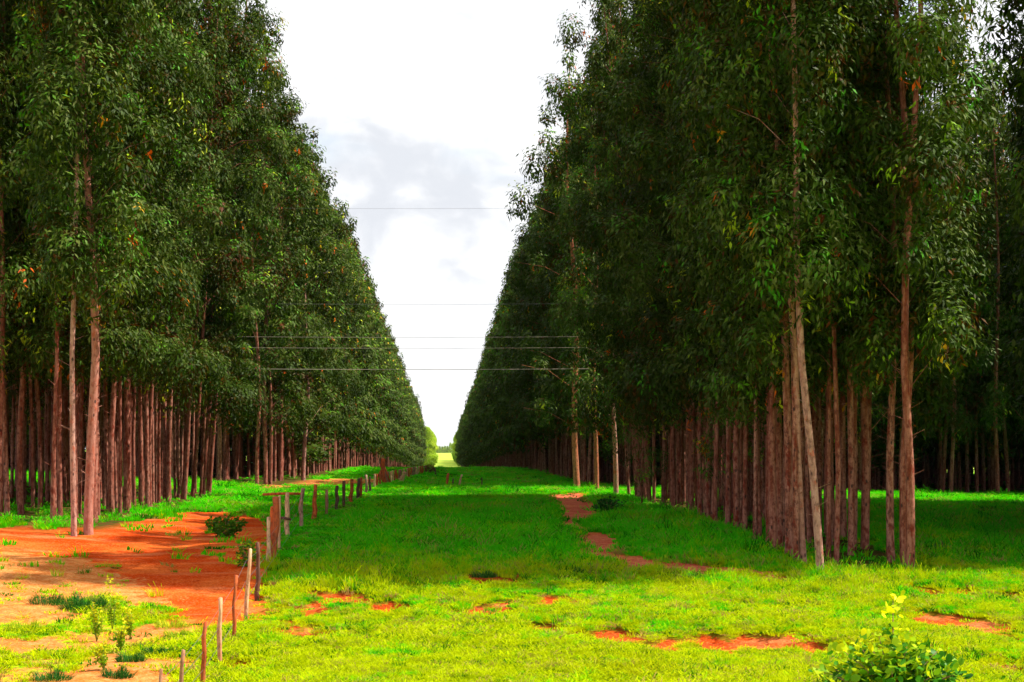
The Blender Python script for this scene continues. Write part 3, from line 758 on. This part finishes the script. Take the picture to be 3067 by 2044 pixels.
clump(357, 1506, 60, 26, m_leaf_dark, 'dark green clump left of the nearest fence posts', group=gg)
clump(270, 1556, 70, 34, m_leaf_dark, 'dark clump at the bottom edge below the yellow weeds', group=gg)
clump(120, 1562, 90, 34, m_leaf_dark, 'wide green clump at the bottom left edge of the picture', group=gg)
clump(55, 1448, 80, 32, m_leaf_weed, 'lighter green clump at the far left edge', group=gg)
clump(415, 1462, 70, 24, m_leaf_weed, 'low green clump just left of the leaning near fence posts', group=gg)
clump(395, 1440, 80, 22, m_leaf_weed, 'low pale green clump on bare red ground left of the fence', group=gg)
clump(520, 1232, 86, 46, m_leaf_weed2b, 'dark green bush on red earth left of the gate posts', 'bush', leafy=True, dens=0.8)
clump(1398, 1178, 66, 34, m_leaf_dark, 'dark green bush beside the bare red path on the right', 'bush', leafy=True, dens=0.7)
clump(1112, 1326, 60, 22, m_leaf_dark, 'brown-green clump in mid avenue at the edge of shade', group=gg)
clump(1335, 1322, 56, 24, m_leaf_dark, 'dark clump directly below the bare path patches', group=gg)
clump(1590, 1332, 90, 22, m_leaf_dark, 'low dark clump in front of the right-hand strip of trees', group=gg)
clump(1915, 1338, 80, 22, m_leaf_dark, 'low dark clump at the foot of the foremost right-hand tree', group=gg)
clump(2162, 1268, 26, 28, m_post_dark, 'blackish burnt clump right of the right-hand strip of trees', group=gg)
clump(800, 1300, 110, 26, m_leaf_dark, 'wide low dark clump right of the gate posts', group=gg)
clump(1480, 1322, 90, 22, m_leaf_dark, 'low dark clump beside the thin bare path on the right', group=gg)

# tall yellow flowering weeds
def tall_weed(px, py, top, label):
    x_, y_ = G(px, py); s = F / y_; h = (py - top) / s
    rng = np.random.default_rng(int(px))
    r = empty('flowering_weed', (x_, y_, float(gz(x_, y_)) - 0.02))
    bag = Bag(); cs = []
    for k in range(5):
        a = rng.uniform(0, 6.28); q = rng.uniform(0.03, 0.20); hk = h * (1.0 if k == 0 else rng.uniform(0.55, 0.9))
        pth = [(0, 0, 0), (math.cos(a) * q * 0.5, math.sin(a) * q * 0.5, hk * 0.5), (math.cos(a) * q, math.sin(a) * q, hk)]
        bag.add(tube(pth, [0.009, 0.007, 0.003], 5))
        m = 46
        tt = rng.uniform(0.25, 1, m)[:, None]
        cs.append(np.array([math.cos(a) * q, math.sin(a) * q, hk]) * tt + rng.normal(0, 0.026, (m, 3)) + 0)
    st = bag.mesh('stem'); link('stem', st, m_leaf_weed2, r)
    c_ = np.concatenate(cs)
    me = leaves(c_, rng, 0.085, 0.045, -0.1, 0.1, np.clip(c_[:, 2] / h + rng.normal(0, 0.2, len(c_)), 0, 1)); me.materials.append(m_leaf_weed)
    link('flower_spike', me, parent=r)
    tag(r, label, 'weed', 'tall yellow flowering weeds')
m_leaf_weed2, t = new_mat('weed_stems'); out(t, principled(t, (0.20, 0.24, 0.03), 0.7).outputs[0])
tall_weed(258, 1450, 1328, 'tallest yellow flowering weed, its tip over the straw ground at left')
tall_weed(222, 1475, 1382, 'yellow flowering weed left of the tallest one')
tall_weed(300, 1470, 1392, 'yellow flowering weed right of the tallest one')
tall_weed(275, 1500, 1425, 'short yellow flowering weed in front of the tallest one')
tall_weed(240, 1540, 1470, 'yellow flowering weed nearest the bottom edge of the picture')

# ------------------------------------------------------------------ shrub bottom right
def round_leaf_mesh(cent, rng, L, tint):
    n = len(cent)
    d = rng.normal(0, 1, (n, 3)); d[:, 2] = np.abs(d[:, 2]) * 0.6 + 0.1; d /= np.linalg.norm(d, axis=1)[:, None]
    s = np.cross(d, rng.normal(0, 1, (n, 3)) * 0.5 + np.array([0, 0, 1])); s /= np.linalg.norm(s, axis=1)[:, None]
    nr = np.cross(d, s); ln = L * rng.uniform(0.6, 1.25, (n, 1))
    ring = [(0, 0, 0), (0.25, 0.24, 0.06), (0.6, 0.36, 0.08), (0.92, 0.22, 0.03), (1.0, 0, -0.03), (0.92, -0.22, 0.03), (0.6, -0.36, 0.08), (0.25, -0.24, 0.06)]
    V = np.stack([cent + d * ln * a + s * ln * b_ + nr * ln * c_ for a, b_, c_ in ring], 1).reshape(-1, 3)
    I = np.arange(n)[:, None] * 8
    Q = np.concatenate([I + np.array([0, 1, 7, 7])[None]] * 0 + [I + np.array([[1, 2, 6, 7]]), I + np.array([[2, 3, 5, 6]])])
    T = np.concatenate([I + np.array([[0, 1, 7]]), I + np.array([[3, 4, 5]])])
    me = new_mesh('round_leaves', V, Q, T, True); fattr(me, 'tint', np.repeat(tint, 8))
    return me
def shrub(px, py, label):
    x_, y_ = G(px, py)
    rng = np.random.default_rng(5)
    r = empty('shrub', (x_, y_, float(gz(x_, y_)) - 0.03))
    bag = Bag(); cs = []
    tips = [(0.0, 0, 1.95, 0.22)] + [(rng.uniform(-1.12, 1.12), rng.uniform(-0.8, 0.8), 0, 0.36) for _ in range(30)]
    for k, (tx, ty, tz, rad) in enumerate(tips):
        if k: tz = 1.28 - 0.42 * (tx / 1.1) ** 2 - 0.3 * abs(ty) + rng.uniform(-0.35, 0.05)
        bag.add(tube([(0, 0, 0), (tx * 0.35, ty * 0.35, tz * 0.5), (tx, ty, tz)], [0.022, 0.014, 0.005], 6))
        m = 48 if k else 30
        f_ = rng.uniform(0.55, 1.0, (m, 1)); sp = np.array([tx, ty, tz]) * f_ + rng.normal(0, 1, (m, 3)) * rad * np.array([0.42, 0.42, 0.36])
        cs.append(sp)
    link('stem', bag.mesh('stem'), m_post_grey, r)
    c_ = np.concatenate(cs)
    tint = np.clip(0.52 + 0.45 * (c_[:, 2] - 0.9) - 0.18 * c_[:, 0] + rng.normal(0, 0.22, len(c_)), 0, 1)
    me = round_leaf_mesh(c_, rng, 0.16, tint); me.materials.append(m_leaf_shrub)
    link('foliage', me, parent=r)
    tag(r, label, 'shrub')
shrub(2052, 1625, 'leafy shrub with round yellow-tipped leaves at the bottom right corner')

# young tree with low foliage against the right-hand trunks
def sapling(px, py, label, tops, seed=1):
    x_, y_ = G(px, py); rng = np.random.default_rng(seed)
    r = empty('young_tree', (x_, y_, float(gz(x_, y_)) - 0.03))
    bag = Bag(); H = tops[-1][2]
    bag.add(tube([(0, 0, 0), (0.05, 0, H * 0.5), (0.0, 0.1, H)], [0.05, 0.035, 0.01], 7))
    cs = []
    for tx, ty, tz, rad, m in tops:
        bag.add(tube([(0, 0, tz * 0.6), (tx * 0.5, ty * 0.5, tz * 0.9), (tx, ty, tz)], [0.016, 0.012, 0.004], 4))
        for _ in range(m):
            cc = np.array([tx, ty, tz]) + rng.normal(0, rad, 3)
            cs.append(cc + rng.normal(0, 0.17, (40, 3)))
    c_ = np.concatenate(cs); ct = np.repeat(rng.uniform(0.35, 0.95, len(cs)), 40)
    me = leaves(c_, rng, 0.2, 0.055, 0.7, 0.15, np.clip(ct + rng.normal(0, 0.06, len(c_)), 0.05, 0.96)); me.materials.append(m_leaf)
    link('trunk', bag.mesh('trunk'), m_bark, r); link('crown', me, parent=r)
    tag(r, label, 'tree', 'young trees along the edge of the right-hand strip')
sapling(1668, 1200, 'young eucalyptus with low hanging leaves before the right-hand trunks',
        [(-0.5, 0, 2.0, 0.3, 4), (0.3, -.2, 2.4, 0.35, 5), (-0.6, 0.2, 2.9, 0.3, 6), (0.5, 0, 3.3, 0.4, 7), (0.9, 0, 2.9, 0.3, 4), (-0.2, 0, 3.9, 0.4, 7), (0.2, 0, 4.8, 0.4, 7)], 3)
sapling(1475, 1165, 'thin young tree with sparse foliage near the farther right-hand trunks',
        [(-0.4, 0, 1.6, 0.4, 5), (0.5, -.2, 2.4, 0.45, 7), (-0.4, 0.2, 3.4, 0.5, 9), (0.3, 0, 4.6, 0.5, 10), (0, 0, 5.6, 0.5, 10)], 4)

# ------------------------------------------------------------------ fence posts
def post_mesh(h, r, lean_top, seed, sides=8, rough=0.12):
    rng = np.random.default_rng(seed)
    n = 6; zz = np.linspace(-0.25, h, n); f_ = np.clip(zz / h, 0, 1)
    wob = rng.normal(0, r * 0.25, (n, 2)); wob[0] = 0
    path = np.stack([lean_top[0] * f_ + wob[:, 0], lean_top[1] * f_ + wob[:, 1], zz], -1)
    rad = r * (1.08 - 0.2 * f_) * rng.uniform(1 - rough, 1 + rough, n)
    V, Q, T = tube(path, rad, sides)
    V[:n * sides] += rng.normal(0, r * 0.07, (n * sides, 3))
    V[-1, 2] += r * 0.35                                        # weathered, slightly peaked top
    return V, Q, T
def post(bx_, by_, tx_, ty_, wpx, mat, label, y=None, name='fence_post', group='posts of the fence along the avenue'):
    x_, y_ = G(bx_, by_) if y is None else ((bx_ - VX) * y / F, y)
    s = F / y_; z0 = float(gz(x_, y_)); h = (by_ - ty_) / s
    if y is not None: h = CAMZ + (VY - ty_) / s - z0
    bag = Bag(); bag.add(post_mesh(h, wpx / s / 2 * 1.05, ((tx_ - bx_) / s, 0), int(bx_ * 3)))
    o = link(name, bag.mesh('post'), mat, loc=(x_, y_, z0))
    tag(o, label, 'fence post', group)
    return o, x_, y_, z0, h, s
fp_ = []
near_posts = [(369, 1690, 371, 1538, 9, m_post_grey, 'nearest fence post, only its grey top showing at the bottom edge'),
              (415, 1636, 420, 1494, 10, m_post_grey, 'second nearest fence post, grey-brown, cut by the bottom edge'),
              (467, 1576, 471, 1430, 10, m_post_red, 'third nearest fence post, rusty red, reaching the bottom edge'),
              (503, 1523, 507, 1374, 10, m_post_pale, 'fourth nearest fence post, pale brown with a dark top'),
              (537, 1470, 541, 1323, 9, m_post_red, 'fifth nearest fence post, thin, reddish and straight against the red earth'),
              (565, 1421, 574, 1262, 9, m_post_pale, 'leaning sixth nearest fence post with leaves at its top'),
              (591, 1370, 594, 1247, 9, m_post_dark, 'dark fence post just before the group of thick gate posts')]
far_posts = [(693, 1213, 695, 1123, 9, m_post_grey, 'pale grey fence post, first beyond the gate posts'),
             (722, 1197, 724, 1115, 10, m_post_red, 'red-brown fence post, second beyond the gate posts'),
             (749, 1187, 751, 1126, 7, m_post_grey, 'short greyish fence post, third beyond the gate posts'),
             (773, 1179, 775, 1117, 8, m_post_dark, 'dark brown fence post, fourth beyond the gate posts'),
             (790, 1168, 791, 1106, 7, m_post_dark, 'blackish fence post, fifth beyond the gate posts'),
             (807, 1160, 808, 1102, 8, m_post_red, 'red-footed fence post, sixth beyond the gate posts'),
             (822, 1150, 823, 1100, 7, m_post_dark, 'black fence post, seventh beyond the gate posts'),
             (829, 1144, 831, 1098, 6, m_post_red, 'brown fence post close behind the black seventh one'),
             (842, 1137, 841, 1092, 6, m_post_grey, 'slim fence post, ninth beyond the gate posts'),
             (850, 1131, 850, 1096, 5, m_post_dark, 'slim dark fence post, tenth beyond the gate posts'),
             (860, 1121, 861, 1090, 5, m_post_pale, 'pale slim fence post just before the tall corner post'),
             (867, 1117, 866, 1090, 5, m_post_red, 'thin reddish fence post touching the tall corner post')]
for q in near_posts + far_posts:
    r_ = post(*q); fp_.append((r_[1], r_[2], r_[3], r_[4]))
print('fence', [(round(a, 1), round(b, 1), round(h, 2)) for a, b, _, h in fp_])
# remaining posts of the same fence, thinning out towards the crest
for i, (px, py, hp) in enumerate(((873, 1115, 26), (887, 1111, 23), (898, 1108, 21), (907, 1105, 20), (916, 1102, 19), (928, 1099, 18), (940, 1096, 17), (948, 1094, 17), (956, 1092, 16), (966, 1090, 15), (893, 1109, 22), (903, 1106, 21), (912, 1103, 20), (921, 1101, 19), (935, 1098, 18), (944, 1095, 17), (952, 1093, 17), (961, 1091, 16), (970, 1089, 15), (979, 1087, 14))):
    post(px, py, px + jit(1.5), py - hp - 3, 4.2, (m_post_red, m_post_grey, m_post_pale)[i % 3], 'small faraway fence post in the line between the tall corner post and the crest')
# gate group
gp = 'thick posts standing together at the gate'
post(628, 1286, 637, 1143, 16, m_post_red, 'thickest gate post, bright rusty red, leaning right', group=gp, name='gate_post')
post(624, 1282, 627, 1166, 15, m_post_red, 'shorter rusty red post against the left side of the thickest one', group=gp, name='gate_post')
post(618, 1289, 618, 1189, 9, m_post_pale, 'pale low post leaning on the left side of the rusty gate posts', group=gp, name='gate_post')
post(641, 1262, 642, 1140, 6, m_post_pale, 'thin pale gate post directly right of the thickest red one', group=gp, name='gate_post')
o, gx, gy, gzz, gh, gs = post(660, 1233, 660, 1134, 11, m_post_pale, 'pale square-cut gate post carrying a short dark crossbar', group=gp, name='gate_post')
def bar(p0, p1, r, mat, label, name, cat, parent=None, sides=7, group=None):
    p0 = np.array(p0, float); p1 = np.array(p1, float); c0 = (p0 + p1) / 2
    bag = Bag(); bag.add(tube([p0 - c0, (p0 + p1) / 2 - c0 + np.array([0, 0, r * 0.4]), p1 - c0], [r, r * 1.05, r * 0.95], sides))
    o = link(name, bag.mesh('bar'), mat, loc=tuple(c0))
    return tag(o, label, cat, group)
def at(px, py, y): return ((px - VX) * y / F, y, CAMZ - (py - VY) * y / F)
bar(at(637, 1190, gy - 0.12), at(669, 1194, gy - 0.12), 0.045, m_post_dark, 'short dark wooden crossbar fixed on the pale gate post', 'crossbar', 'crossbar')
bar(at(604, 1137, gy + 3.5), at(692, 1135, gy + 3.5), 0.05, m_post_red, 'thin reddish rail running behind the gate posts', 'rail', 'rail')
# tall corner post with braces
x_, y_ = G(882, 1112); z0 = float(gz(x_, y_)); s = F / y_
r = empty('corner_post', (x_, y_, z0))
bag = Bag(); bag.add(post_mesh(1.85, 0.16, (-0.05, 0), 4)); link('post', bag.mesh('post'), m_post_red, r)
for sx in (-0.75, 0.55):
    bag = Bag(); bag.add(tube([(sx, 0.0, -0.1), (sx * 0.1, 0, 1.25)], [0.07, 0.06], 7)); link('brace', bag.mesh('brace'), m_post_red, r)
tag(r, 'tall rusty corner post with slanting braces at the far fence', 'post')
# posts across the avenue
gp = 'short posts crossing the avenue near the crest'
post(1026, 1118, 1029, 1088, 5.5, m_post_red, 'left red-brown post of the short row crossing the avenue', group=gp)
post(1041, 1118, 1041, 1100, 3.6, m_post_dark, 'shortest black post in the row crossing the avenue', group=gp)
post(1055, 1118, 1061, 1091, 5.0, m_post_pale, 'pale orange post leaning right in the row crossing the avenue', group=gp)
post(1107, 1119, 1107, 1098, 2.6, m_post_dark, 'thin faint post at the right end of the row crossing the avenue', group=gp)
post(1001, 1093, 999, 1076, 5.5, m_post_dark, 'black stump-like post near the crest left of the avenue centre', group=gp)
# straw coloured stump and dry bush by the far fence
x_, y_ = G(925, 1106); V, Q, T = post_mesh(0.7, 0.19, (0.08, 0), 8, 10, 0.35); bag = Bag(); bag.add((V, Q, T))
tag(link('tree_stump', bag.mesh('stump'), m_post_pale, loc=(x_, y_, float(gz(x_, y_)))), 'straw-coloured stump standing among the far fence posts', 'stump')
clump(986, 1089, 26, 22, m_leaf_rust, 'dry brown bush by the end of the fence near the crest', 'dry_bush', leafy=True, dens=0.5)

# strands of fence wire
for k, hz in enumerate((0.35, 0.75, 1.15)):
    bag = Bag()
    line = [(a, b, z + h * hz / 1.4) for a, b, z, h in fp_]
    bag.add(tube(line, [0.005] * len(line), 3))
    tag(link('fence_wire', bag.mesh('wire'), m_wire_dark), ('lowest', 'middle', 'top')[k] + ' wire strand strung along the fence posts left of the avenue', 'fence wire', 'wire strands of the fence')
# power lines above the cross ride, on two tall poles standing among the trees
LINES = ((845, 0.018, m_wire, 'lowest and thickest pale power line crossing the avenue'), (796, 0.011, m_wire, 'second lowest power line crossing the avenue'),
         (771, 0.011, m_wire, 'third power line from below crossing the avenue'), (695, 0.009, m_wire_dark, 'fourth power line from below crossing the avenue'),
         (475, 0.0055, m_wire_dark, 'topmost faint power line crossing the sky between the trees'))
yy = 107.0; XL, XR = -20.0, 15.6
for px_, lab in ((XL, 'tall wooden power pole hidden among the left-hand trees'), (XR, 'tall wooden power pole hidden behind the right-hand strip')):
    zg = float(gz(px_, yy)); r = empty('utility_pole', (px_, yy, zg))
    bag = Bag(); bag.add(tube([(0, 0.2, -0.4), (0, 0.2, 10), (0, 0.2, 19.4)], [0.17, 0.14, 0.10], 10)); link('pole', bag.mesh('pole'), m_post_grey, r)
    for py, *_ in LINES:
        zz = CAMZ + (VY - py) * yy / F - zg
        bag = Bag(); bag.add(tube([(0, 0, zz - 0.16), (0, 0, zz - 0.06), (0, 0, zz)], [0.05, 0.07, 0.03], 8)); bag.add(tube([(0, 0.2, zz - 0.16), (0, -0.03, zz - 0.16)], [0.03, 0.03], 6))
        link('insulator', bag.mesh('insulator'), m_wire, r)
    tag(r, lab, 'utility pole', 'poles of the power line')
for py, wd, mt, lab in LINES:
    zc = CAMZ + (VY - py) * yy / F
    line = [(x, yy, zc + 0.0004 * ((x + 2.2) ** 2 - 316)) for x in np.linspace(XL, XR, 25)]
    bag = Bag(); bag.add(tube(line, [wd] * len(line), 5))
    tag(link('power_line', bag.mesh('cable'), mt), lab, 'power line', 'power lines over the cross ride')
# ------------------------------------------------------------------ thin humid air over the far fields
hv = np.array([(x, y, z) for z in (-12.0, 62.0) for x, y in ((-9200, -600), (9200, -600), (9200, 9200), (-9200, 9200))], float)
hm = new_mesh('haze', hv, [(3, 2, 1, 0), (4, 5, 6, 7), (0, 1, 5, 4), (1, 2, 6, 5), (2, 3, 7, 6), (3, 0, 4, 7)])
m_haze, t = new_mat('humid_air')
pv = t.n('ShaderNodeVolumePrincipled'); pv.inputs['Color'].default_value = (0.82, 0.88, 0.96, 1); pv.inputs['Density'].default_value = 0.00002
ho = t.n('ShaderNodeOutputMaterial'); t.l(pv.outputs[0], ho.inputs['Volume'])
tag(link('haze', hm, m_haze), 'thin pale haze over the far fields', 'haze', kind='stuff')
# small plant growing on the leaning post
x_, y_ = G(560, 1300)
clump(566, 1300, 58, 62, m_leaf_shrub, 'small bushy plant growing around the top of the leaning fence post', 'bush', leafy=True, dens=0.25)
